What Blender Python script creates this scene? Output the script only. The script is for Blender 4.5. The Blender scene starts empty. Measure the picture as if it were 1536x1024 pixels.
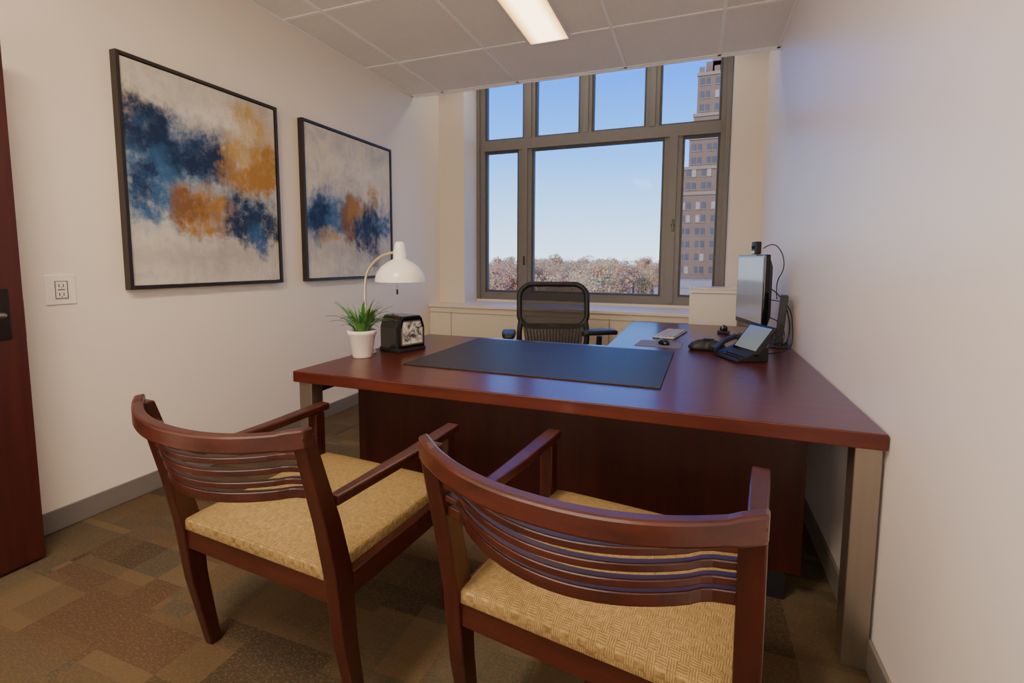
import bpy, bmesh, math, random
import numpy as np
from mathutils import Vector, Matrix
random.seed(7)
S=bpy.context.scene
COL=S.collection
ZOOM=None
# ------------------------------------------------------------ helpers
def srgb(r,g,b):
    f=lambda c:(c/255/12.92) if c/255<=.04045 else ((c/255+.055)/1.055)**2.4
    return (f(r),f(g),f(b),1)
class NT:
    def __init__(s,name):
        s.m=bpy.data.materials.new(name); s.m.use_nodes=True; s.t=s.m.node_tree; s.t.nodes.clear()
        s.out=s.t.nodes.new('ShaderNodeOutputMaterial')
    def n(s,typ,**k):
        nd=s.t.nodes.new(typ)
        for a,v in k.items(): setattr(nd,a,v)
        return nd
    def l(s,a,b): s.t.links.new(a,b)
    def math(s,op,a,b=None,c=None,clamp=False):
        nd=s.n('ShaderNodeMath',operation=op,use_clamp=clamp)
        for i,v in enumerate((a,b,c)):
            if v is None: continue
            if isinstance(v,(int,float)): nd.inputs[i].default_value=v
            else: s.l(v,nd.inputs[i])
        return nd.outputs[0]
    def mix(s,f,a,b,blend='MIX'):
        nd=s.n('ShaderNodeMix',data_type='RGBA',blend_type=blend)
        for i,v in ((0,f),(6,a),(7,b)):
            if isinstance(v,(int,float,tuple)): nd.inputs[i].default_value=v
            else: s.l(v,nd.inputs[i])
        return nd.outputs[2]
    def coord(s,scale=(1,1,1),which='Object'):
        tc=s.n('ShaderNodeTexCoord'); mp=s.n('ShaderNodeMapping'); mp.inputs['Scale'].default_value=scale
        s.l(tc.outputs[which],mp.inputs[0]); return mp.outputs[0]
    def noise(s,vec,scale=5,detail=3,rough=.5,dist=0):
        nd=s.n('ShaderNodeTexNoise'); nd.inputs['Scale'].default_value=scale; nd.inputs['Detail'].default_value=detail
        nd.inputs['Roughness'].default_value=rough; nd.inputs['Distortion'].default_value=dist
        if vec is not None: s.l(vec,nd.inputs['Vector'])
        return nd
    def ramp(s,f,stops):
        nd=s.n('ShaderNodeValToRGB'); e=nd.color_ramp.elements
        e[0].position,e[0].color=stops[0]; e[1].position,e[1].color=stops[-1]
        for p,c in stops[1:-1]:
            x=e.new(p); x.color=c
        s.l(f,nd.inputs[0]); return nd.outputs[0]
    def bsdf(s,col,rough=.5,metal=0,bump=None,bs=.1,bd=.01,spec=None,coat=0):
        p=s.n('ShaderNodeBsdfPrincipled')
        if isinstance(col,tuple): p.inputs['Base Color'].default_value=col
        else: s.l(col,p.inputs['Base Color'])
        if isinstance(rough,(int,float)): p.inputs['Roughness'].default_value=rough
        else: s.l(rough,p.inputs['Roughness'])
        p.inputs['Metallic'].default_value=metal
        if spec is not None: p.inputs['Specular IOR Level'].default_value=spec
        if coat: p.inputs['Coat Weight'].default_value=coat; p.inputs['Coat Roughness'].default_value=.15
        if bump is not None:
            b=s.n('ShaderNodeBump'); b.inputs['Strength'].default_value=bs; b.inputs['Distance'].default_value=bd
            s.l(bump,b.inputs['Height']); s.l(b.outputs[0],p.inputs['Normal'])
        s.l(p.outputs[0],s.out.inputs[0]); return p
def dk(c,f): return (c[0]*f,c[1]*f,c[2]*f,1)
def simple(name,col,rough=.5,metal=0,var=.12,sc=20,bs=.05,spec=None,coat=0,scale=(1,1,1)):
    t=NT(name); v=t.coord(scale); n=t.noise(v,sc,3)
    c=t.mix(n.outputs[0],dk(col,1-var),dk(col,1+var))
    t.bsdf(c,rough,metal,n.outputs[0],bs,.002,spec,coat); return t.m
def wood(name,c1,c2,axis=0,rough=.28,coat=.3,k=1.0):
    t=NT(name); sc=[14,14,14]; sc[axis]=.9
    v=t.coord(tuple(x*k for x in sc)); n=t.noise(v,2.2,5,.6,.6)
    n2=t.noise(t.coord((1,1,1)),2.0,2)
    c=t.ramp(n.outputs[0],[(.3,c1),(.5,dk(tuple((a+b)/2 for a,b in zip(c1,c2)),1)),(.7,c2)])
    c=t.mix(t.math('MULTIPLY',n2.outputs[0],.35),c,dk(c1,.8))
    t.bsdf(c,rough,0,n.outputs[0],.03,.002,.5,coat); return t.m
def emis(name,col,st):
    t=NT(name); v=t.coord(); n=t.noise(v,3,2)
    c=t.mix(n.outputs[0],dk(col,.95),dk(col,1.05)); e=t.n('ShaderNodeEmission'); t.l(c,e.inputs[0]); e.inputs[1].default_value=st
    t.l(e.outputs[0],t.out.inputs[0]); return t.m
def add(name,me,mat,parent=None,loc=(0,0,0),rot=(0,0,0),bevel=0,smooth=False,seg=2):
    ob=bpy.data.objects.new(name,me); COL.objects.link(ob)
    if mat: me.materials.append(mat)
    ob.location=loc; ob.rotation_euler=rot
    if parent: ob.parent=parent
    if smooth:
        for p in me.polygons: p.use_smooth=True
    if bevel:
        b=ob.modifiers.new('bevel','BEVEL'); b.width=bevel; b.segments=seg; b.limit_method='ANGLE'; b.angle_limit=.6
    return ob
def mesh(name,vs,fs):
    me=bpy.data.meshes.new(name); me.from_pydata([tuple(v) for v in vs],[],fs); me.update()
    bm=bmesh.new(); bm.from_mesh(me); bmesh.ops.recalc_face_normals(bm,faces=bm.faces); bm.to_mesh(me); bm.free()
    return me
def box(name,x0,x1,y0,y1,z0,z1,mat,parent=None,bevel=0,rot=(0,0,0)):
    cx,cy,cz=(x0+x1)/2,(y0+y1)/2,(z0+z1)/2; a,b,c=(x1-x0)/2,(y1-y0)/2,(z1-z0)/2
    vs=[(sx*a,sy*b,sz*c) for sx in(-1,1) for sy in(-1,1) for sz in(-1,1)]
    fs=[(0,1,3,2),(4,6,7,5),(0,4,5,1),(2,3,7,6),(0,2,6,4),(1,5,7,3)]
    return add(name,mesh(name,vs,fs),mat,parent,(cx,cy,cz),rot,bevel)
def multibox(name,boxes,mat,parent=None,bevel=0):
    vs=[];fs=[]
    for x0,x1,y0,y1,z0,z1 in boxes:
        o=len(vs); vs+=[(x,y,z) for x in(x0,x1) for y in(y0,y1) for z in(z0,z1)]
        fs+=[tuple(o+i for i in f) for f in [(0,1,3,2),(4,6,7,5),(0,4,5,1),(2,3,7,6),(0,2,6,4),(1,5,7,3)]]
    return add(name,mesh(name,vs,fs),mat,parent,bevel=bevel)
def prism(name,poly,z0,z1,mat,parent=None,bevel=0):
    n=len(poly); vs=[(x,y,z0) for x,y in poly]+[(x,y,z1) for x,y in poly]
    fs=[tuple(range(n))[::-1],tuple(range(n,2*n))]+[(i,(i+1)%n,n+(i+1)%n,n+i) for i in range(n)]
    return add(name,mesh(name,vs,fs),mat,parent,bevel=bevel)
def loft(name,loops,mat,parent=None,bevel=0,smooth=False,**k):
    n=len(loops[0]); vs=[p for L in loops for p in L]; fs=[]
    for i in range(len(loops)-1):
        for j in range(n):
            fs.append((i*n+j,i*n+(j+1)%n,(i+1)*n+(j+1)%n,(i+1)*n+j))
    fs.append(tuple(range(n))[::-1]); fs.append(tuple((len(loops)-1)*n+j for j in range(n)))
    return add(name,mesh(name,vs,fs),mat,parent,bevel=bevel,smooth=smooth,**k)
def post(name,pts,mat,parent,bevel=.004):
    return loft(name,[[(x-a/2,y-b/2,z),(x+a/2,y-b/2,z),(x+a/2,y+b/2,z),(x-a/2,y+b/2,z)] for x,y,z,a,b in pts],mat,parent,bevel)
def slat(name,pts,mat,parent,bevel=.003):
    return loft(name,[[(x,y-a/2,z-b/2),(x,y+a/2,z-b/2),(x,y+a/2,z+b/2),(x,y-a/2,z+b/2)] for x,y,z,a,b in pts],mat,parent,bevel)
def lathe(name,prof,mat,parent=None,loc=(0,0,0),segs=40,rot=(0,0,0),rib=0,ribn=0):
    vs=[];fs=[]
    for r,z in prof:
        for i in range(segs):
            a=2*math.pi*i/segs; rr=r*(1+(rib*math.cos(a*ribn) if ribn else 0)); vs.append((rr*math.cos(a),rr*math.sin(a),z))
    for k in range(len(prof)-1):
        for i in range(segs):
            fs.append((k*segs+i,k*segs+(i+1)%segs,(k+1)*segs+(i+1)%segs,(k+1)*segs+i))
    me=bpy.data.meshes.new(name); me.from_pydata(vs,[],fs); me.update()
    return add(name,me,mat,parent,loc,rot,smooth=True)
def tube(name,pts,r,mat,parent=None,cyclic=False,smoothc=True,res=4):
    cu=bpy.data.curves.new(name,'CURVE'); cu.dimensions='3D'; cu.bevel_depth=r; cu.bevel_resolution=res; cu.use_fill_caps=True
    if smoothc:
        sp=cu.splines.new('NURBS'); sp.points.add(len(pts)-1); sp.order_u=3; sp.use_endpoint_u=not cyclic
    else:
        sp=cu.splines.new('POLY'); sp.points.add(len(pts)-1)
    for i,p in enumerate(pts): sp.points[i].co=(*p,1)
    sp.use_cyclic_u=cyclic; cu.resolution_u=8
    ob=bpy.data.objects.new(name,cu); COL.objects.link(ob); cu.materials.append(mat)
    if parent: ob.parent=parent
    return ob
def E(name,loc=(0,0,0),rot=(0,0,0)):
    ob=bpy.data.objects.new(name,None); COL.objects.link(ob); ob.location=loc; ob.rotation_euler=rot; ob.empty_display_size=.1; return ob
def cyl(name,r,z0,z1,mat,parent,loc=(0,0,0),segs=32,bev=.003,rot=(0,0,0)):
    return lathe(name,[(0,z0),(r-bev,z0),(r,z0+bev),(r,z1-bev),(r-bev,z1),(0,z1)],mat,parent,loc,segs,rot)
# ------------------------------------------------------------ materials
def wallmat(name,c,rough,spec=.4):
    t=NT(name); v=t.coord(); n=t.noise(v,140,4); n2=t.noise(v,1.3,3)
    col=t.mix(n2.outputs[0],dk(c,.96),dk(c,1.03)); t.bsdf(col,rough,0,n.outputs[0],.10,.003,spec); return t.m
M_wall=wallmat('wall_paint',srgb(240,227,210),.55)
M_wallR=wallmat('wall_paint_satin',srgb(236,227,226),.36,.5)
M_pier=wallmat('pier_paint',srgb(232,220,202),.6)
def ceilmat():
    t=NT('ceiling_tile'); v=t.coord(); n=t.noise(v,160,4,.7); n2=t.noise(v,3,3)
    c=t.mix(n2.outputs[0],srgb(236,230,220),srgb(245,240,232)); c=t.mix(t.ramp(n.outputs[0],[(.3,(1,1,1,1)),(.42,(0,0,0,1))]),c,srgb(196,190,182))
    t.bsdf(c,.9,0,n.outputs[0],.25,.004,.1); return t.m
M_ceil=ceilmat()
M_grid=simple('ceiling_grid_metal',srgb(250,247,242),.5,0,.02)
def carpet():
    t=NT('carpet_tiles'); v=t.coord()
    def cell(sx,sy,ox):
        mp=t.n('ShaderNodeMapping'); mp.inputs['Scale'].default_value=(sx,sy,1); mp.inputs['Location'].default_value=(ox,ox*.7,0); t.l(v,mp.inputs[0])
        fl=t.n('ShaderNodeVectorMath',operation='FLOOR'); t.l(mp.outputs[0],fl.inputs[0])
        w=t.n('ShaderNodeTexWhiteNoise',noise_dimensions='3D'); t.l(fl.outputs[0],w.inputs[0]); return w.outputs[0]
    a=cell(3.3,3.3,.3); b=cell(1.65,6.6,.1); c3=cell(6.6,3.3,.6)
    m=t.math('ADD',t.math('MULTIPLY',a,.5),t.math('ADD',t.math('MULTIPLY',b,.3),t.math('MULTIPLY',c3,.2)))
    col=t.ramp(m,[(.22,srgb(70,60,48)),(.40,srgb(102,84,60)),(.55,srgb(84,78,64)),(.68,srgb(118,100,72)),(.8,srgb(94,72,54))])
    f=t.noise(v,260,3,.8); f2=t.noise(t.coord((40,260,1)),1.2,3,.7); f3=t.noise(t.coord((120,120,1)),1.0,2,.6)
    col=t.mix(t.math('MULTIPLY',f.outputs[0],.5),col,dk(srgb(60,52,42),.7))
    col=t.mix(t.ramp(f3.outputs[0],[(.5,(0,0,0,1)),(.7,(.4,.4,.4,1))]),col,srgb(112,102,88))
    col=t.mix(t.ramp(f2.outputs[0],[(.53,(0,0,0,1)),(.64,(.35,.35,.35,1))]),col,srgb(138,90,56))
    t.bsdf(col,.95,0,f.outputs[0],.5,.006,.1); return t.m
M_carpet=carpet()
M_base=simple('vinyl_baseboard',srgb(122,115,108),.5,0,.05)
M_desk=wood('cherry_veneer_top',srgb(64,21,13),srgb(94,35,21),0,.30,.15)
M_desk2=wood('cherry_veneer_panel',srgb(46,14,10),srgb(66,23,16),2,.35,.1)
M_chair=wood('dark_cherry_wood',srgb(50,19,13),srgb(78,33,22),0,.33,.2)
M_chairv=wood('dark_cherry_wood_upright',srgb(46,17,12),srgb(70,29,20),2,.33,.2)
M_door=wood('door_cherry',srgb(50,15,11),srgb(72,24,16),2,.45,.05)
M_steel=simple('brushed_metal',srgb(156,145,133),.36,.85,.1,30,.05,scale=(1,1,.03))
M_steeld=simple('dark_metal',srgb(70,66,64),.3,1,.1)
M_black=simple('black_plastic',(.010,.010,.012,1),.5,0,.2)
M_blackg=simple('black_gloss',(.006,.006,.008,1),.12,0,.2)
M_frame=simple('window_frame_aluminium',srgb(120,115,110),.45,.1,.06)
M_white=simple('white_enamel',srgb(240,232,222),.25,0,.03)
M_whitem=simple('white_powdercoat',srgb(232,226,220),.5,0,.03)
M_sill=simple('sill_paint',srgb(232,220,200),.45,0,.03)
def fabric():
    t=NT('woven_seat_fabric'); v=t.coord(); ck=t.n('ShaderNodeTexChecker'); t.l(v,ck.inputs[0]); ck.inputs['Scale'].default_value=52
    w1=t.n('ShaderNodeTexWave',bands_direction='X'); w1.inputs['Scale'].default_value=66; w1.inputs['Distortion'].default_value=3; t.l(v,w1.inputs[0])
    w2=t.n('ShaderNodeTexWave',bands_direction='Y'); w2.inputs['Scale'].default_value=66; w2.inputs['Distortion'].default_value=3; t.l(v,w2.inputs[0])
    w=t.mix(ck.outputs[1],w1.outputs[0],w2.outputs[0])
    n=t.noise(v,90,3); h=t.mix(.55,w,n.outputs[0])
    c=t.ramp(h,[(.15,srgb(108,85,50)),(.5,srgb(142,116,74)),(.85,srgb(172,147,102))])
    t.bsdf(c,.85,0,h,.4,.003,.2); return t.m
M_fab=fabric()
def leather():
    t=NT('blotter_leather'); v=t.coord(); n=t.noise(v,120,4,.6); n2=t.noise(v,3,3)
    t.bsdf(t.mix(n2.outputs[0],srgb(40,38,38),srgb(54,51,50)),.5,0,n.outputs[0],.25,.003,.3); return t.m
M_leather=leather()
def glass():
    t=NT('window_glass'); tr=t.n('ShaderNodeBsdfTransparent'); gl=t.n('ShaderNodeBsdfGlossy'); gl.inputs['Roughness'].default_value=.02
    n=t.noise(t.coord(),.7,2); mx=t.n('ShaderNodeMixShader'); t.l(t.math('MULTIPLY',n.outputs[0],.004),mx.inputs[0]); t.l(tr.outputs[0],mx.inputs[1]); t.l(gl.outputs[0],mx.inputs[2]); t.l(mx.outputs[0],t.out.inputs[0]); return t.m
M_glass=glass()
def meshfab():
    t=NT('chair_mesh_fabric'); v=t.coord(); w1=t.n('ShaderNodeTexWave',bands_direction='X'); w1.inputs['Scale'].default_value=70; t.l(v,w1.inputs[0])
    w2=t.n('ShaderNodeTexWave',bands_direction='Z'); w2.inputs['Scale'].default_value=70; t.l(v,w2.inputs[0])
    f=t.math('MULTIPLY',w1.outputs[1],w2.outputs[1]); f=t.math('GREATER_THAN',f,.56)
    tr=t.n('ShaderNodeBsdfTransparent'); p=t.n('ShaderNodeBsdfPrincipled'); p.inputs['Base Color'].default_value=(.008,.008,.009,1); p.inputs['Roughness'].default_value=.7
    mx=t.n('ShaderNodeMixShader'); t.l(f,mx.inputs[0]); t.l(p.outputs[0],mx.inputs[1]); t.l(tr.outputs[0],mx.inputs[2]); t.l(mx.outputs[0],t.out.inputs[0]); return t.m
M_mesh=meshfab()
M_leaf=simple('plant_leaf',srgb(92,144,74),.4,0,.35,25)
M_soil=simple('potting_soil',srgb(60,44,32),.9,0,.3,60,.5)
# ------------------------------------------------------------ room
XL,XR,H,YC=-2.71,.545,2.877,4.326
YW=5.2; YB=-1.6; YP=4.86
box('floor',XL-.1,XR+.1,YB-.1,YW+.1,-.1,0,M_carpet)
box('wall_left',XL-.12,XL,YB-.1,YW+.2,0,3.5,M_wall)
box('wall_right',XR,XR+.12,YB-.1,YW+.2,0,3.5,M_wallR)
box('wall_back',XL,XR,YB-.12,YB,0,3.5,M_wall)
fx0,fx1=-2.43,.275
multibox('wall_window',[(XL,fx0+.03,YP,YW+.2,0,3.5),(fx1-.0,XR,YP+.1,YW+.2,0,3.5),(fx0,fx1,YW-.02,YW+.2,0,.80),(fx0,fx1,YW-.02,YW+.2,3.35,3.5)],M_pier)
box('ceiling',XL,XR,YB,YC,H,H+.12,M_ceil)
box('ceiling_pocket',XL,XR,YC-.1,YW+.2,3.4,3.5,M_pier)
multibox('trim_ceiling_edge',[(XL,XR,YC,YC+.02,H-.012,3.42)],M_grid)
gx=[-2.36,-1.58,-.61,.12]; gy=[-.9,-.0,.9,1.8,2.69,3.57]
multibox('trim_ceiling_grid',[(x-.011,x+.011,YB,YC,H-.006,H+.01) for x in gx]+[(XL,XR,y-.011,y+.011,H-.005,H+.01) for y in gy]
  +[(XL,XL+.02,YB,YC,H-.006,H+.01),(XR-.02,XR,YB,YC,H-.006,H+.01),(XL,XR,YC-.03,YC,H-.006,H+.01)],M_grid)
box('baseboard_left',XL,XL+.012,YB,YP,0,.10,M_base,bevel=.003)
box('baseboard_right',XR-.012,XR,YB,4.62,0,.10,M_base,bevel=.003)
box('baseboard_back',XL+.012,XR-.012,YB,YB+.012,0,.10,M_base)
g=E('trim_window_sill_cabinet')
box('sill_top',XL,XR,4.60,YW+.0,.745,.775,M_sill,g,.004)
box('sill_face',XL,XR,4.63,4.66,0,.745,M_sill,g)
multibox('sill_seams',[(x-.004,x+.004,4.625,4.632,.10,.70) for x in (-2.45,-1.6,-.75,.1)]+[(XL,XR,4.622,4.632,.685,.69)],simple('seam_shadow',srgb(170,158,142),.6),g)
# window
w=E('window_1')
T=YW; zt0,zt1=2.485,2.60; zb=.885
fr=[(fx0,fx1,T,T+.10,.80,zb),(fx0,-2.30,T,T+.10,zb,3.36),(.185,fx1,T,T+.10,zb,3.36),(-2.30,.185,T-.015,T+.10,zt0,zt1),
 (-1.89,-1.735,T,T+.10,zb,zt0),(-.33,-.16,T,T+.10,zb,zt0)]
fr+=[(a,b,T,T+.10,zt1,3.36) for a,b in((-1.83,-1.70),(-1.20,-1.075),(-.52,-.39))]
multibox('frame',fr,M_frame,w)
multibox('mullion_ribs',[(a,b,T-.02,T+.005,z0,z1) for a,b,z0,z1 in((-1.845,-1.78,zb-.06,zt0),(-.285,-.205,zb-.06,zt0),(-2.395,-2.36,.8,3.36),(.225,.27,.8,3.36),(-1.79,-1.74,zt1,3.36),(-1.165,-1.11,zt1,3.36),(-.485,-.43,zt1,3.36))],M_frame,w)
sash=[]
for a,b,c,d in((-2.30,-1.89,zb,zt0),(-1.735,-.33,zb,zt0),(-.16,.185,zb,zt0),(-2.3,-1.83,zt1,3.36),(-1.70,-1.20,zt1,3.36),(-1.075,-.52,zt1,3.36),(-.39,.185,zt1,3.36)):
    s_=.022
    sash+=[(a,a+s_,T+.02,T+.07,c,d),(b-s_,b,T+.02,T+.07,c,d),(a+s_,b-s_,T+.02,T+.07,c,c+s_),(a+s_,b-s_,T+.02,T+.07,d-s_,d)]
multibox('sashes',sash,simple('sash_dark',srgb(84,80,77),.5,.1),w)
box('glass_pane',fx0+.02,fx1-.02,T+.045,T+.05,.85,3.34,M_glass,w)
multibox('handles',[(-.235,-.215,T-.035,T-.02,1.55,1.67),(-.245,-.205,T-.03,T-.018,1.60,1.62),(-1.82,-1.80,T-.035,T-.02,1.2,1.3)],M_steeld,w,.003)
# door (open leaf near the camera, left)
d=E('door_1')
box('leaf',-2.535,-2.49,.12,1.105,.012,2.12,M_door,d,.003)
box('lock_plate',-2.53,-2.497,1.105,1.108,.93,1.08,M_steel,d)
box('handle_plate',-2.49,-2.486,1.0,1.06,.93,1.13,M_steeld,d,.002)
tube('lever',[(-2.487,1.03,1.03),(-2.44,1.03,1.03),(-2.435,1.0,1.03),(-2.435,.90,1.03)],.009,M_steel,d)
# wall outlet
s=E('wall_outlet',(XL,1.335,1.105))
box('plate',0,.006,-.058,.058,-.068,.068,M_white,s,.003)
box('insert',.006,.009,-.022,.022,-.038,.038,M_whitem,s,.002)
O=[(.0085,.0105,-.024,-.022,-.04,.04),(.0085,.0105,.022,.024,-.04,.04),(.0085,.0105,-.024,.024,-.04,-.038),(.0085,.0105,-.024,.024,.038,.04)]
for zc in(-.02,.02):
    O+=[(.009,.0105,-.010,-.007,zc-.008,zc+.006),(.009,.0105,.006,.009,zc-.008,zc+.006),(.009,.0105,-.002,.002,zc-.014,zc-.010)]
O+=[(.009,.0105,-.014,.014,-.002,.002)]
multibox('slots',O,simple('outlet_slot',srgb(96,60,50),.5),s)
# ceiling lights
def diffuser():
    t=NT('light_diffuser'); tc=t.n('ShaderNodeTexCoord'); sp=t.n('ShaderNodeSeparateXYZ'); t.l(tc.outputs['Object'],sp.inputs[0])
    ax=t.math('ABSOLUTE',sp.outputs[0]); m=t.n('ShaderNodeMapRange'); t.l(ax,m.inputs[0]); m.inputs[1].default_value=.07; m.inputs[2].default_value=.145
    c=t.mix(m.outputs[0],(1,.78,.45,1),(1,.50,.12,1)); st=t.math('SUBTRACT',6.5,t.math('MULTIPLY',m.outputs[0],4.2))
    e=t.n('ShaderNodeEmission'); t.l(c,e.inputs[0]); t.l(st,e.inputs[1]); t.l(e.outputs[0],t.out.inputs[0]); return t.m
LE=diffuser()
for i,(x0,x1,y0,y1) in enumerate(((-1.215,-.925,2.42,3.60),(-1.215,-.925,-.6,.6))):
    l=E('ceiling_light' if i==0 else 'rear_fill_panel')  # second panel is unseen, added behind the camera to brighten the room
    box('diffuser',x0,x1,y0,y1,H-.008,H-.004,LE,l)
    multibox('housing',[(x0-.02,x0,y0-.02,y1+.02,H-.014,H),(x1,x1+.02,y0-.02,y1+.02,H-.014,H),(x0,x1,y0-.02,y0,H-.014,H),(x0,x1,y1,y1+.02,H-.014,H)],M_whitem,l)
# ------------------------------------------------------------ paintings
def art(name,blobs,seed):
    t=NT(name); tc=t.n('ShaderNodeTexCoord'); v=tc.outputs['Object']
    off=t.n('ShaderNodeVectorMath',operation='ADD'); t.l(v,off.inputs[0]); off.inputs[1].default_value=(seed,seed*2,seed*3)
    n1=t.noise(off.outputs[0],3.2,6,.62); n2=t.noise(off.outputs[0],14,5,.7)
    a=t.n('ShaderNodeVectorMath',operation='SUBTRACT'); t.l(n1.outputs[1],a.inputs[0]); a.inputs[1].default_value=(.5,.5,.5)
    b=t.n('ShaderNodeVectorMath',operation='SCALE'); t.l(a.outputs[0],b.inputs[0]); b.inputs['Scale'].default_value=.36
    a2=t.n('ShaderNodeVectorMath',operation='SUBTRACT'); t.l(n2.outputs[1],a2.inputs[0]); a2.inputs[1].default_value=(.5,.5,.5)
    b2=t.n('ShaderNodeVectorMath',operation='SCALE'); t.l(a2.outputs[0],b2.inputs[0]); b2.inputs['Scale'].default_value=.18
    c=t.n('ShaderNodeVectorMath',operation='ADD'); t.l(v,c.inputs[0]); t.l(b.outputs[0],c.inputs[1])
    w=t.n('ShaderNodeVectorMath',operation='ADD'); t.l(c.outputs[0],w.inputs[0]); t.l(b2.outputs[0],w.inputs[1])
    st=t.noise(t.coord((1,6,1.6)),2.0,5,.65); bl=t.noise(off.outputs[0],5.5,5,.7,.6)
    base=t.ramp(bl.outputs[0],[(.3,srgb(180,172,162)),(.45,srgb(206,198,186)),(.62,srgb(222,210,188)),(.8,srgb(192,178,152))])
    base=t.mix(t.ramp(st.outputs[0],[(.50,(0,0,0,1)),(.72,(.5,.5,.5,1))]),base,srgb(164,164,164))
    tex=t.math('ADD',t.math('MULTIPLY',st.outputs[0],.4),t.math('MULTIPLY',bl.outputs[0],.6))
    for i,(y,z,ry,rz,col,s_) in enumerate(blobs):
        q=t.n('ShaderNodeVectorMath',operation='SUBTRACT'); t.l(w.outputs[0],q.inputs[0]); q.inputs[1].default_value=(0,y,z)
        q2=t.n('ShaderNodeVectorMath',operation='MULTIPLY'); t.l(q.outputs[0],q2.inputs[0]); q2.inputs[1].default_value=(0,1/ry,1/rz)
        ln=t.n('ShaderNodeVectorMath',operation='LENGTH'); t.l(q2.outputs[0],ln.inputs[0])
        f=t.math('SUBTRACT',1.38,ln.outputs['Value']); f=t.math('ADD',f,t.math('MULTIPLY',t.math('SUBTRACT',tex,.5),2.4))
        f=t.math('MULTIPLY',f,s_*1.6,clamp=True)
        k=t.noise(off.outputs[0],7+i*.7,5,.75); m=t.n('ShaderNodeMapRange'); t.l(k.outputs[0],m.inputs[0]); m.inputs[1].default_value=.34; m.inputs[2].default_value=.54; m.inputs[3].default_value=.5; m.inputs[4].default_value=1
        f=t.math('MULTIPLY',f,m.outputs[0]); f=t.math('MULTIPLY',f,.65+.33*s_)
        base=t.mix(f,base,col)
    t.bsdf(base,.6,0,n2.outputs[0],.12,.002,.3); return t.m
navy=srgb(24,42,76); blue=srgb(48,90,136); lblue=srgb(138,162,180); och=srgb(168,120,44); amb=srgb(194,156,88); cream=srgb(232,224,210); gry=srgb(170,162,154); rust=srgb(126,84,46)
b1=[(-.05,-.42,.6,.10,gry,.5),(-.25,.05,.34,.26,lblue,.8),(.12,-.12,.42,.16,lblue,.7),(.10,.30,.3,.12,gry,.6),(-.24,.18,.30,.17,blue,.9),(-.38,.27,.14,.17,navy,1),(-.12,.14,.21,.12,navy,1),(.28,.28,.16,.26,amb,.9),(.36,.14,.13,.17,och,1),(.20,.07,.15,.09,och,.9),(-.33,-.04,.17,.14,blue,.9),(-.40,-.02,.07,.08,navy,.9),(-.05,-.16,.17,.11,och,1),(-.16,-.13,.1,.07,rust,.8),(.18,-.19,.15,.14,navy,1),(.38,-.20,.14,.13,navy,1),(.30,-.33,.07,.12,blue,.8),(.05,.38,.22,.07,cream,.6)]
b2=[(0,-.36,.6,.10,gry,.5),(-.1,-.08,.5,.16,lblue,.8),(-.40,-.10,.18,.18,blue,.9),(-.40,-.08,.10,.12,navy,.9),(-.15,-.10,.15,.12,blue,.9),(-.02,-.12,.12,.18,rust,1),(.06,-.02,.13,.11,och,.8),(.26,.10,.07,.15,amb,.7),(.24,-.14,.10,.23,navy,1),(.42,-.12,.12,.13,blue,.9),(.14,-.18,.09,.11,navy,.9),(-.28,-.24,.12,.06,amb,.7),(.1,.3,.4,.12,cream,.4)]
M_pf=simple('black_frame_wood',srgb(34,27,25),.4,0,.1)
def painting(nm,y0,y1,z0,z1,blobs,seed):
    g=E(nm,(XL,(y0+y1)/2,(z0+z1)/2)); a,b=(y1-y0)/2,(z1-z0)/2; t=.018; dp=.045
    multibox('frame',[(0,dp,-a,-a+t,-b,b),(0,dp,a-t,a,-b,b),(0,dp,-a+t,a-t,-b,-b+t),(0,dp,-a+t,a-t,b-t,b)],M_pf,g,.002)
    box('canvas',.005,.034,-a+t+.004,a-t-.004,-b+t+.004,b-t-.004,art(nm+'_paint',blobs,seed),g)
painting('framed_painting',1.604,2.577,1.089,2.262,b1,1.3)
painting('framed_painting.001',2.799,3.888,1.089,2.262,b2,4.7)
# ------------------------------------------------------------ desk
g=E('executive_desk')
DX,DY=-1.67,1.645
prism('top',[(DX,DY),(.54,DY),(.54,4.08),(-.47,4.08),(-.47,2.84),(DX,2.84)],.70,.75,M_desk,g,.004)
box('modesty_panel',-1.55,.40,1.94,1.97,.10,.70,M_desk2,g)
box('modesty_foot_left',-1.50,-1.40,1.93,2.0,0,.10,M_black,g)
box('modesty_foot_right',.25,.35,1.93,2.0,0,.10,M_black,g)
for nm,x0,y0 in(('leg_front_left',-1.655,1.665),('leg_front_right',.465,1.665),('leg_back_left',-1.655,2.75),('leg_back_right',.465,3.98)):
    box(nm,x0,x0+.07,y0,y0+.07,0,.70,M_steel,g,.003)
box('apron_left',-1.64,-1.60,1.735,2.75,.64,.70,M_steeld,g)
box('pedestal_drawers',-.42,.10,3.1,4.05,.02,.69,M_desk2,g,.003)
multibox('drawer_gaps',[(-.425,-.419,3.12,4.03,.24,.246),(-.425,-.419,3.12,4.03,.46,.466)],M_black,g)
prism('desk_blotter',[(-1.285,1.94),(-.11,1.925),(-.09,2.755),(-1.275,2.77)],.75,.756,M_leather,None,.002)
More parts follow.
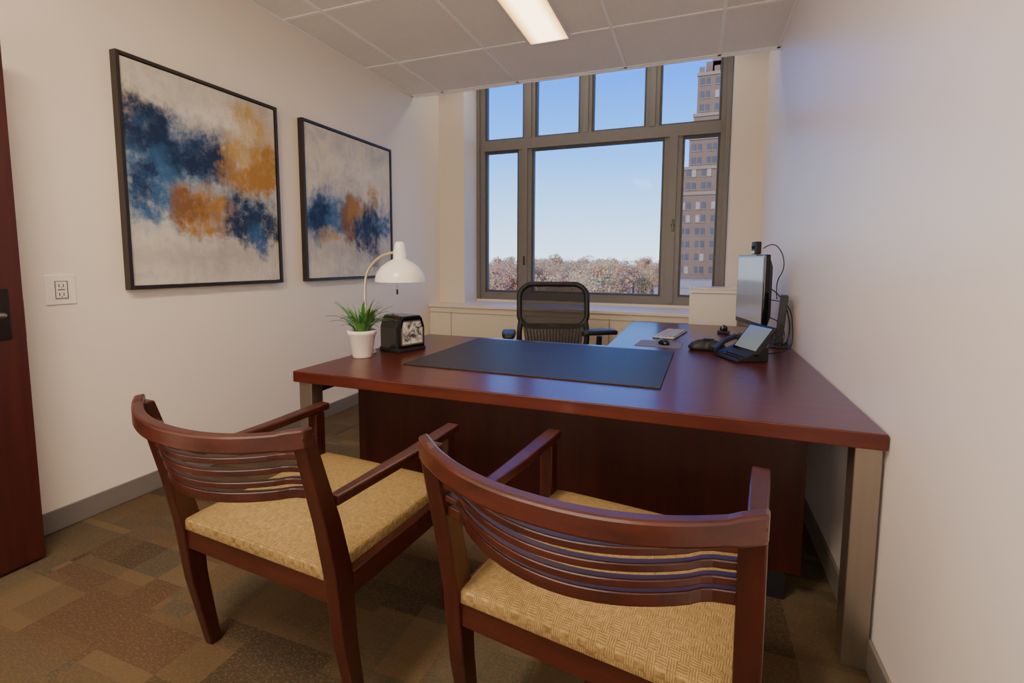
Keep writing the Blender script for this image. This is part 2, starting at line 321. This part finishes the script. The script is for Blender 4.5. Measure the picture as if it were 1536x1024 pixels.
# ------------------------------------------------------------ guest chairs
def guest(nm,loc,rz,sc=1):
    g=E(nm,loc,(0,0,rz)); W=.307; g.scale=(sc,sc,1)
    py=lambda z:(.075+(0-.075)*min(z/.5,1)*.6) if z<.5 else .03-(z-.5)*.27
    for sgn,n in((-1,'left'),(1,'right')):
        post('back_post_'+n,[(sgn*W,py(0)+.02,0,.034,.036),(sgn*W,py(.25)+.0,.25,.042,.05),(sgn*W,py(.45),.45,.044,.06),(sgn*W,py(.6),.6,.044,.052),(sgn*W,py(.72),.72,.042,.044),(sgn*W,py(.845),.845,.040,.036)],M_chairv,g)
        post('front_leg_'+n,[(sgn*W,.55,0,.034,.036),(sgn*W,.55,.40,.044,.046),(sgn*W,.55,.635,.044,.046)],M_chairv,g)
        x=sgn*W; A=[(.025,.645,.030),(.15,.645,.034),(.35,.645,.044),(.50,.65,.048),(.60,.652,.046)]
        loft('arm_'+n,[[(x-w_/2,y,z-.014),(x+w_/2,y,z-.014),(x+w_/2,y,z+.014),(x-w_/2,y,z+.014)] for y,z,w_ in A],M_chair,g,.005)
        box('side_rail_'+n,x-.014,x+.014,.04,.54,.365,.43,M_chair,g,.003)
    box('front_rail',-W,W,.535,.565,.365,.43,M_chair,g,.003); box('back_rail',-W,W,.02,.05,.365,.43,M_chair,g,.003)
    nx=ny=14; vs=[];fs=[]
    def P(u,v,top):
        x=u*(.292); y=.30+v*.285
        e=(1-abs(u)**5)*(1-abs(v)**5)
        return (x,y,(.462+.036*e) if top else .425)
    for top in(1,0):
        for i in range(nx+1):
            for j in range(ny+1):
                u=math.sin((i/nx-.5)*math.pi); v=math.sin((j/ny-.5)*math.pi); vs.append(P(u,v,top))
    k=(nx+1)*(ny+1); I=lambda i,j:i*(ny+1)+j
    for i in range(nx):
        for j in range(ny):
            q=(I(i,j),I(i+1,j),I(i+1,j+1),I(i,j+1)); fs.append(q); fs.append(tuple(k+a for a in q[::-1]))
    for i in range(nx):
        fs.append((I(i,0),I(i+1,0),k+I(i+1,0),k+I(i,0))); fs.append((I(i,ny),I(i+1,ny),k+I(i+1,ny),k+I(i,ny)))
        fs.append((I(0,i),I(0,i+1),k+I(0,i+1),k+I(0,i))); fs.append((I(nx,i),I(nx,i+1),k+I(nx,i+1),k+I(nx,i)))
    add('seat_cushion',mesh('seat',vs,fs),M_fab,g,smooth=True,bevel=.008)
    def sag(t,step):
        a=abs(t)
        if step:
            if a>.80: return .010*(1-a)/.2
            if a>.72: return .010+.022*(.80-a)/.08
            return .032+.070*(1-(a/.72)**2)
        return .102*(1-a**2.3)
    N=36
    pts=[]
    for i in range(N+1):
        t=-1+2*i/N; pts.append((t*(W+.021),py(.84)-sag(t,0),.838-.016*(1-t*t),.030,.044 if abs(t)<.86 else .05))
    slat('top_rail',pts,M_chair,g,.006)
    for k_,zz in enumerate((.786,.752,.718,.684)):
        pts=[]
        for i in range(N+1):
            t=-1+2*i/N; pts.append((t*(W-.005),py(zz)-sag(t,1),zz-.014*(1-t*t),.018,.016 if k_<3 else .026))
        slat('slat_%d'%(k_+1),pts,M_chair,g,.003)
guest('wooden_armchair',(-1.135,.925,0),math.radians(-4))
guest('wooden_armchair.001',(-.205,.917,0),math.radians(-8),1.035)
# ------------------------------------------------------------ office chair
g=E('mesh_office_chair',(-.95,3.42,0),(0,0,math.radians(20)))
def rr(w,h,r,n=6):
    o=[]
    for cx,cz,a0 in((w-r,h-r,0),(-w+r,h-r,90),(-w+r,-h+r,180),(w-r,-h+r,270)):
        for i in range(n+1):
            a=math.radians(a0+90*i/n); o.append((cx+r*math.cos(a),cz+r*math.sin(a)))
    return o
def backy(x,z): return .22+.10*(z-.6)-.25*x*x*1.2
def wz(z): return 1-.10*abs((z-.9)/.17)**2.5 if z>.9 else 1-.06*((.9-z)/.17)**2
out=[]
for x,z in rr(.268,.165,.085): 
    zz=z+.90; out.append((x*wz(zz),backy(x,zz),zz))
tube('back_frame',out,.021,M_black,g,True,False)
vs=[];fs=[];n=16
for i in range(n+1):
    for j in range(n+1):
        z=.74+.32*j/n; x=(-.255+.51*i/n)*wz(z); vs.append((x,backy(x,z),z))
for i in range(n):
    for j in range(n): fs.append((i*(n+1)+j,(i+1)*(n+1)+j,(i+1)*(n+1)+j+1,i*(n+1)+j+1))
add('back_mesh',mesh('bm',vs,fs),M_mesh,g,smooth=True)
vs=[];fs=[]
for i in range(n+1):
    for j in range(n+1):
        z=.46+.30*j/n; wd=.19+.05*(j/n); x=-wd+2*wd*i/n; vs.append((x,backy(x,z)-.02-.05*math.sin(math.pi*j/n),z))
for i in range(n):
    for j in range(n): fs.append((i*(n+1)+j,(i+1)*(n+1)+j,(i+1)*(n+1)+j+1,i*(n+1)+j+1))
add('lumbar_mesh',mesh('lm',vs,fs),M_mesh,g,smooth=True)
for k in range(17):
    x=-.19+.38*k/16; tube('lumbar_rib',[(x*1.1,backy(x,.74)-.03,.74),(x,backy(x,.65)-.07,.65),(x*.9,backy(x,.5)-.06,.50)],.0045,M_black,g)
for sg in(-1,1):
    tube('back_side',[(sg*.25,backy(.25,.78),.78),(sg*.27,.20,.68),(sg*.25,.20,.56),(sg*.19,.18,.46),(sg*.1,.12,.42)],.022,M_black,g)
    tube('arm_post',[(sg*.17,.06,.40),(sg*.28,.05,.42),(sg*.33,.04,.52),(sg*.33,.02,.69)],.02,M_black,g)
    pad=loft('arm_pad',[[(-w_,y,.70+dz),(w_,y,.70+dz),(w_,y,.735+dz),(-w_,y,.735+dz)] for y,w_,dz in((-.15,.025,-.012),(-.12,.045,-.002),(0,.052,0),(.08,.048,0),(.12,.03,-.004))],M_black,g,.012)
    pad.location=(sg*.34,-.03,.0) if sg<0 else (.345,.02,.005); pad.rotation_euler=(0,0,0 if sg<0 else math.radians(-78))
loft('seat',[[( -w_,y,.44+dz),(w_,y,.44+dz),(w_,y,.50+dz),(-w_,y,.50+dz)] for y,w_,dz in((-.27,.17,-.03),(-.23,.23,-.01),(-.1,.25,0),(.1,.24,0),(.2,.19,0))],M_black,g,.02)
cyl('gas_lift',.028,.12,.44,M_steeld,g)
for k in range(5):
    a=2*math.pi*k/5+.3; c,s_=math.cos(a),math.sin(a)
    tube('base_spoke',[(0,0,.13),(c*.15,s_*.15,.12),(c*.29,s_*.29,.085)],.02,M_black,g)
    cyl('caster',.028,-.02,.02,M_black,g,(c*.29,s_*.29,.028),rot=(math.pi/2,0,a))
# ------------------------------------------------------------ lamp
g=E('desk_lamp',(-1.63,2.125,.75))
lathe('base',[(0,0),(.044,0),(.046,.006),(.04,.016),(.012,.022),(.008,.03),(0,.03)],M_white,g)
tube('gooseneck',[(0,0,.02),(0,0,.15),(-.012,.0,.30),(0,.0,.43),(.06,.01,.50),(.12,.015,.53),(.19,.02,.54)],.0075,simple('lamp_neck_metal',srgb(205,190,165),.3,.6,.05),g)
sx,sy,sz=.20,.02,.385
lathe('shade',[(.128,0),(.127,.018),(.118,.045),(.098,.075),(.066,.10),(.036,.115),(.034,.118),(.034,.15),(.03,.168),(.026,.195),(.018,.205),(0,.207)],M_white,g,(sx,sy,sz))
lathe('shade_inner',[(.124,.001),(.114,.043),(.094,.072),(.06,.096),(0,.10)],simple('shade_inner_white',srgb(245,238,225),.4,0,.02),g,(sx,sy,sz))
lathe('bulb',[(0,.0),(.022,.008),(.028,.03),(.02,.055),(.014,.09)],M_white,g,(sx,sy,sz+.005))
tube('pull_chain',[(sx-.02,sy,sz+.03),(sx-.02,sy,sz-.04)],.0018,M_steel,g,smoothc=False); cyl('chain_knob',.005,-.068,-.04,M_steeld,g,(sx-.02,sy,sz))
# ------------------------------------------------------------ plant
g=E('potted_plant',(-1.585,2.025,.75))
lathe('pot',[(0,0),(.045,0),(.048,.005),(.066,.115),(.072,.12),(.074,.14),(.066,.14),(.064,.12),(0,.118)],simple('white_ceramic',srgb(232,220,210),.4,0,.04),g,segs=64,rib=.012,ribn=20)
cyl('soil',.062,.11,.128,M_soil,g)
vs=[];fs=[]
for k in range(84):
    a=random.uniform(0,2*math.pi); L=random.uniform(.11,.21); lean=random.uniform(.2,1.3); r0=random.uniform(0,.035); w0=random.uniform(.0055,.009)
    x=r0*math.cos(a); y=r0*math.sin(a); z=.125; th=lean*.4; o=len(vs); ns=8
    for i in range(ns+1):
        t=i/ns; wd=w0*(1-t**2.2)*(.6+.8*min(t*3,1)) +.0004
        px,py_=-math.sin(a)*wd,math.cos(a)*wd
        vs+= [(x+px,y+py_,z),(x,y,z-.002),(x-px,y-py_,z)]
        st=L/ns; x+=math.cos(a)*math.sin(th)*st; y+=math.sin(a)*math.sin(th)*st; z+=math.cos(th)*st; th+=lean*.17
    for i in range(ns):
        b=o+3*i; fs+=[(b,b+1,b+4,b+3),(b+1,b+2,b+5,b+4)]
me=bpy.data.meshes.new('leaves'); me.from_pydata(vs,[],fs); add('leaves',me,M_leaf,g,smooth=True)
# ------------------------------------------------------------ napkin dispenser
g=E('napkin_dispenser',(-1.511,2.279,.75),(0,0,math.radians(-20)))
hw=.085
prof=[(-.088,0),(.088,0),(.088,.13),(.072,.18),(.057,.195),(-.057,.195),(-.072,.18),(-.088,.13)]
loft('shell',[[(x,y,z) for y,z in prof] for x in(-hw,hw)],M_blackg,g,.006)
def panelmat():
    t=NT('napkin_card'); v=t.coord(); n=t.noise(v,18,4,.6,1.5); t.bsdf(t.ramp(n.outputs[0],[(.38,srgb(70,66,64)),(.5,srgb(190,186,180)),(.65,srgb(228,224,218))]),.2,0,None,coat=.5); return t.m
M_card=panelmat()
prism_v=[(-.068,.045),(.068,.045),(.068,.125),(.055,.165),(-.055,.165),(-.068,.125)]
loft('card_face',[[(x,y,z) for y,z in prism_v] for x in(hw,hw+.003)],M_card,g)
multibox('card_trim',[(hw,hw+.006,-.074,-.068,.04,.13),(hw,hw+.006,.068,.074,.04,.13),(hw,hw+.006,-.055,.055,.165,.169),(hw,hw+.006,-.074,.074,.037,.045)],M_steel,g)
box('foot',-hw-.003,hw+.003,-.092,.092,0,.02,M_black,g,.004)
# ------------------------------------------------------------ monitor
nx_,ny_,fx_,fy_=.405,3.28,.29,3.74
ang=math.atan2(fy_-ny_,fx_-nx_); L=math.hypot(fx_-nx_,fy_-ny_)
g=E('computer_monitor',((nx_+fx_)/2,(ny_+fy_)/2,.75),(0,0,ang-math.pi/2))
box('bezel',-.012,.022,-L/2,L/2,.085,.54,M_blackg,g,.006)
loft('back_shell',[[(xx,-L/2*k,.31-.225*k),(xx,L/2*k,.31-.225*k),(xx,L/2*k,.31+.225*k),(xx,-L/2*k,.31+.225*k)] for xx,k in((.02,.97),(.065,.7))],M_black,g,.01)
box('screen',-.0145,-.0115,-L/2+.018,L/2-.018,.115,.523,simple('monitor_screen_reflection',srgb(165,172,182),.08,0,.05,2,0),g)  # light grey base colour stands in for the window's reflection
box('stand_column',.06,.085,-.03,.03,.0,.35,M_black,g,.004)
box('stand_foot',-.03,.12,-.12,.12,0,.012,M_black,g,.005)
g2=E('webcam',((nx_+fx_)/2+.01,3.42,1.292),(0,0,ang-math.pi/2))
box('body',-.02,.02,-.035,.035,0,.08,M_black,g2,.008); cyl('lens',.012,0,.008,M_blackg,g2,(-.02,0,.045),rot=(0,-math.pi/2,0))
box('status_panel',-.022,-.019,-.025,.025,.005,.022,M_whitem,g2)
g=E('docking_station',(.475,3.20,.75),(0,0,math.radians(-8)))
box('foot',-.05,.05,-.09,.09,0,.012,M_black,g,.004)
loft('tower',[[(-.02+dx,-.07,z),(.02+dx,-.07,z),(.02+dx,.07,z),(-.02+dx,.07,z)] for z,dx in((.01,-.0),(.30,.02))],M_black,g,.004)
multibox('vent_fins',[(-.03+.0007*k*10,-.018+.0007*k*10,-.06,.06,.04+k*.025,.05+k*.025) for k in range(10)],M_steeld,g)
g=E('computer_cables')
tube('cable_1',[(.40,3.45,1.33),(.44,3.36,1.37),(.49,3.3,1.30),(.50,3.28,1.2),(.46,3.32,1.12),(.47,3.3,1.02)],.003,M_black,g)
tube('cable_2',[(.42,3.5,1.1),(.50,3.3,1.05),(.52,3.12,.9),(.50,3.05,.80),(.49,3.1,.765),(.45,3.3,.757)],.0035,M_black,g)
tube('cable_3',[(.40,3.5,1.0),(.48,3.3,1.02),(.525,3.15,.98),(.525,3.05,.85),(.51,3.0,.758),(.40,2.9,.756),(.3,2.75,.757)],.003,M_black,g)
tube('cable_4',[(.42,3.4,.9),(.46,3.15,.92),(.50,3.08,.82),(.45,3.1,.757),(.2,3.6,.756)],.003,M_black,g)
# video phone with handset
g=E('desk_phone',(.235,2.70,.75),(0,0,math.radians(-62)))
loft('base',[[(x,-.085,0),(x,.085,0),(x,.085,.075),(x,-.085,.014)] for x in(-.12,.10)],M_black,g,.006)
s2=E('screen_unit',(0,.01,.035),(math.radians(-38),0,0)); s2.parent=g
box('panel',-.09,.115,-.012,.012,.0,.17,M_blackg,s2,.005)
box('display',-.075,.10,-.0145,-.0115,.018,.155,simple('phone_display',srgb(130,150,170),.1,0,.1,3,0),s2)
multibox('keypad',[(-.05+.03*i,-.03+.03*i,-.07+.02*j,-.056+.02*j,.0195+.0072*j,.0245+.0072*j) for i in range(5) for j in range(2)],M_steeld,g,.001)
loft('handset',[[(-.108-w_,y,z),(-.108+w_,y,z),(-.108+w_,y,z+.026),(-.108-w_,y,z+.026)] for y,w_,z in((-.095,.022,.018),(-.07,.024,.03),(-.03,.014,.062),(.03,.014,.086),(.07,.024,.08),(.10,.022,.076))],M_black,g,.006)
# speakerphone
g=E('conference_speakerphone',(.085,2.90,.75),(0,0,math.radians(-12)))
pl=[]
for i in range(48):
    a=2*math.pi*i/48; r=.085+.028*math.cos(3*a+math.pi/2); pl.append((r*math.cos(a),r*.8*math.sin(a)))
loft('body',[[(x*k,y*k,z) for x,y in pl] for k,z in((.9,0),(1,.012),(1,.022),(.85,.042),(.55,.058),(.2,.064))],M_black,g,smooth=True)
cyl('speaker_grille',.03,.06,.067,M_steeld,g)
prism('mouse_pad',[(-.32,2.90),(-.06,2.88),(-.05,3.10),(-.30,3.12)],.75,.753,simple('pad_grey',srgb(112,104,104),.6,0,.05),None)
g=E('computer_keyboard',(-.14,3.42,.75),(0,0,math.radians(80)))
box('tray',-.20,.20,-.07,.07,0,.012,simple('keyboard_silver',srgb(150,148,150),.35,.4,.05),g,.004)
multibox('keys',[(-.188+.0255*i,-.166+.0255*i,-.06+.0245*j,-.04+.0245*j,.012,.017) for i in range(15) for j in range(5)],simple('key_grey',srgb(176,172,172),.5,0,.03),g)
g=E('computer_mouse',(-.16,3.0,.753),(0,0,.4))
lathe('shell',[(.0,.0),(.032,.0),(.034,.008),(.028,.022),(.016,.03),(0,.032)],M_steeld,g).scale=(.9,1.5,1)
g=E('tape_dispenser',(.20,3.62,.75))
box('base',-.04,.04,-.03,.03,0,.02,M_black,g,.006); cyl('reel',.025,-.012,.012,M_blackg,g,(0,0,.035),rot=(math.pi/2,0,0))
g=E('white_file_cabinet')
box('body',-.035,.33,4.24,4.58,0,1.02,M_whitem,g,.006)
box('top_panel',-.04,.335,4.235,4.585,1.02,1.03,M_white,g,.003)
multibox('drawer_gaps',[(-.02,.315,4.236,4.241,z,z+.005) for z in(.35,.70,.985)],M_base,g)
# ------------------------------------------------------------ exterior
box('ground_exterior',-250,250,6.5,600,-15,-14,simple('park_ground',srgb(120,110,84),.9,0,.3,.05))
def trees():
    R=np.random.default_rng(3); V=[];n=0
    while n<420:
        y=R.uniform(72,230); x=R.uniform(-.60,.14)*y
        if y<135 and x>-13: continue
        n+=1
        r=R.uniform(2.2,4.8); top=.6+y*R.uniform(-.020,.016)-(1.0 if y<100 else 0)
        if R.random()<.12: top+=1.1
        cz=top-r*.9; K=900
        lumps=np.column_stack([R.uniform(-.6,.6,9),R.uniform(-.6,.6,9),R.uniform(-.5,.55,9),R.uniform(.3,.55,9)]); lumps[0]=(0,0,-.2,.8)
        li=lumps[R.integers(0,9,K)]; d=R.normal(size=(K,3)); d/=np.linalg.norm(d,axis=1)[:,None]
        c=(li[:,:3]+d*(li[:,3]*R.uniform(.7,1.12,K))[:,None])*r*np.array([1,1,.9])+np.array([x,y,cz])
        a=R.normal(size=(K,3)); a/=np.linalg.norm(a,axis=1)[:,None]; b=np.cross(a,R.normal(size=(K,3))); b/=np.linalg.norm(b,axis=1)[:,None]
        s_=R.uniform(.10,.28,K)[:,None]
        V.append(np.stack([c+a*s_,c+b*s_*.7,c-a*s_,c-b*s_*.7],1).reshape(-1,3))
        w_=.3
        for (ax,ay),(bx_,by) in zip([(-w_,-w_),(w_,-w_),(w_,w_),(-w_,w_)],[(w_,-w_),(w_,w_),(-w_,w_),(-w_,-w_)]):
            V.append(np.array([(x+ax,y+ay,-14),(x+bx_,y+by,-14),(x+bx_*.5,y+by*.5,cz),(x+ax*.5,y+ay*.5,cz)]))
    V=np.concatenate(V); nq=len(V)//4
    me=bpy.data.meshes.new('trees'); me.vertices.add(len(V)); me.vertices.foreach_set('co',V.astype(np.float32).ravel())
    me.loops.add(nq*4); me.loops.foreach_set('vertex_index',np.arange(nq*4,dtype=np.int32)); me.polygons.add(nq); me.polygons.foreach_set('loop_start',np.arange(0,nq*4,4,dtype=np.int32)); me.polygons.foreach_set('loop_total',np.full(nq,4,dtype=np.int32))
    me.update(calc_edges=True); me.validate()
    t=NT('hazy_autumn_foliage'); v=t.coord(); n=t.noise(v,.09,2); n2=t.noise(v,.6,3,.7)
    c=t.ramp(n.outputs[0],[(.34,srgb(218,184,122)),(.44,srgb(230,194,124)),(.52,srgb(214,140,100)),(.58,srgb(230,192,124)),(.68,srgb(172,172,104))])
    c=t.mix(t.ramp(n2.outputs[0],[(.3,(.6,.6,.6,1)),(.6,(0,0,0,1))]),c,srgb(168,142,100)); c=t.mix(.14,c,srgb(228,222,212))  # last pale mix paints distance haze into the leaf colour
    df=t.n('ShaderNodeBsdfDiffuse'); tl=t.n('ShaderNodeBsdfTranslucent'); t.l(c,df.inputs[0]); t.l(c,tl.inputs[0])
    mx=t.n('ShaderNodeMixShader'); mx.inputs[0].default_value=.5; t.l(df.outputs[0],mx.inputs[1]); t.l(tl.outputs[0],mx.inputs[2]); t.l(mx.outputs[0],t.out.inputs[0])
    add('park_trees',me,t.m)
trees()
M_brick=simple('tower_brick',srgb(106,86,70),.9,0,.12,1.2,.1)
M_bwin=simple('tower_window_glass',srgb(64,62,64),.5,0,.3,.5)
M_bwin2=simple('tower_window_blind',srgb(136,124,112),.6,0,.1,.5)
M_stone=simple('tower_stone',srgb(122,104,86),.8,0,.08,1)
g=E('apartment_tower')
cx=4.2; tiers=[(-14,14.3,7.7,0),(14.3,19.2,6.9,1),(19.2,24.9,6.1,2),(24.9,29.4,5.5,3),(29.4,37.2,5.0,4)]
bx=[];wn=[];wb=[];stn=[]
for z0,z1,hw_,k in tiers:
    y0=100+k*.8; bx.append((cx-hw_,cx+hw_,y0,y0+14-2*k,z0,z1)); stn.append((cx-hw_-.15,cx+hw_+.15,y0-.15,y0+.3,z1-.35,z1+.25))
    z=z0+.8
    while z+1.6<z1:
        x=cx-hw_+.5; i=0
        while x+.7<cx+hw_-.3:
            (wn if random.random()<.75 else wb).append((x,x+.7,y0-.06,y0+.1,z,z+1.3)); 
            stn.append((x-.1,x+.8,y0-.1,y0+.1,z-.15,z)); i+=1; x+=1.0 if i%2 else 1.7
        z+=2.45
for i in range(4):
    bx.append((cx-4.8+i*2.7,cx-3.8+i*2.7,103.5,104.5,37,38.6))
for i,(h_,w_) in enumerate(((40,3.6),(43,2.4))): bx.append((cx-w_,cx+w_,105,111,37,h_))
multibox('brick_mass',bx,M_brick,g); multibox('windows_dark',wn,M_bwin,g); multibox('windows_blinds',wb,M_bwin2,g); multibox('stone_bands',stn,M_stone,g)
multibox('low_rise_building',[(-6,12,80,90,-14,-3.0),(-4,12,84,92,-3,-1.8)],simple('low_rise_grey',srgb(120,114,112),.8,0,.1,1))
# ------------------------------------------------------------ world & lights
Wd=bpy.data.worlds.new('sky'); S.world=Wd; Wd.use_nodes=True; nt=Wd.node_tree; nt.nodes.clear()
o=nt.nodes.new('ShaderNodeOutputWorld'); bg=nt.nodes.new('ShaderNodeBackground'); tc=nt.nodes.new('ShaderNodeTexCoord'); sp=nt.nodes.new('ShaderNodeSeparateXYZ'); rp=nt.nodes.new('ShaderNodeValToRGB')
nt.links.new(tc.outputs['Generated'],sp.inputs[0]); nt.links.new(sp.outputs[2],rp.inputs[0]); nt.links.new(rp.outputs[0],bg.inputs[0]); nt.links.new(bg.outputs[0],o.inputs[0])
e=rp.color_ramp.elements; e[0].position=0; e[0].color=(.62,.80,1,1); e[1].position=.45; e[1].color=(.01,.13,.75,1)
for p,c in((.08,(.36,.62,1,1)),(.20,(.10,.37,1,1)),(.33,(.025,.21,.93,1))):
    x=e.new(p); x.color=c
bg.inputs[1].default_value=2.7
sl=bpy.data.lights.new('sun','SUN'); sl.energy=6.0; sl.angle=.02; sl.color=(1,.90,.76); so=bpy.data.objects.new('sun',sl); COL.objects.link(so)
so.rotation_euler=Vector((.55,.75,-.55)).to_track_quat('-Z','Y').to_euler()
pl_=bpy.data.lights.new('window_portal','AREA'); pl_.shape='RECTANGLE'; pl_.size=2.7; pl_.size_y=2.55; pl_.cycles.is_portal=True
po=bpy.data.objects.new('window_portal',pl_); COL.objects.link(po); po.location=((fx0+fx1)/2,YW+.15,2.08); po.rotation_euler=(math.radians(-90),0,0)
def area(nm,loc,rot,sx_,sy_,W,col):
    a=bpy.data.lights.new(nm,'AREA'); a.shape='RECTANGLE'; a.size=sx_; a.size_y=sy_; a.energy=W; a.color=col
    o=bpy.data.objects.new(nm,a); COL.objects.link(o); o.location=loc; o.rotation_euler=rot
area('rear_wall_fill',(-1.1,YB+.05,1.7),(math.radians(104),0,0),2.4,2.2,76,(1,.89,.76))  # added frontal fill on the rear wall
area('rear_overhead_fill',(-1.07,-.0,H-.03),(0,0,0),.3,1.2,78,(1,.84,.64))  # added unseen lamp overhead, raises the room's light level
area('pocket_fill_light',(-1.1,4.75,3.38),(0,0,0),2.6,.2,9,(1,.88,.72))  # added fill hidden in the ceiling pocket to light the window piers
# ------------------------------------------------------------ camera
cam=bpy.data.cameras.new('camera'); co=bpy.data.objects.new('camera',cam); COL.objects.link(co); S.camera=co
f,yaw,pitch,roll,sy=725.104,20.674,5.261,.239,-53.668
y=math.radians(yaw);p=math.radians(pitch);r=math.radians(roll)
fw=Vector((-math.sin(y)*math.cos(p),math.cos(y)*math.cos(p),-math.sin(p))); rt=Vector((math.cos(y),math.sin(y),0)); up=rt.cross(fw)
rt2=rt*math.cos(r)+up*math.sin(r); up2=-rt*math.sin(r)+up*math.cos(r)
m=Matrix((rt2,up2,-fw)).transposed().to_4x4(); m.translation=(0,0,1.243); co.matrix_world=m
cam.sensor_width=36; cam.lens=f/1536*36; cam.shift_y=sy/1536; cam.clip_start=.02; cam.clip_end=2000
if ZOOM:
    u,v,k=ZOOM; cam.lens*=k; cam.shift_x=(u-768)*k/1536; cam.shift_y=(sy-(v-512))*k/1536
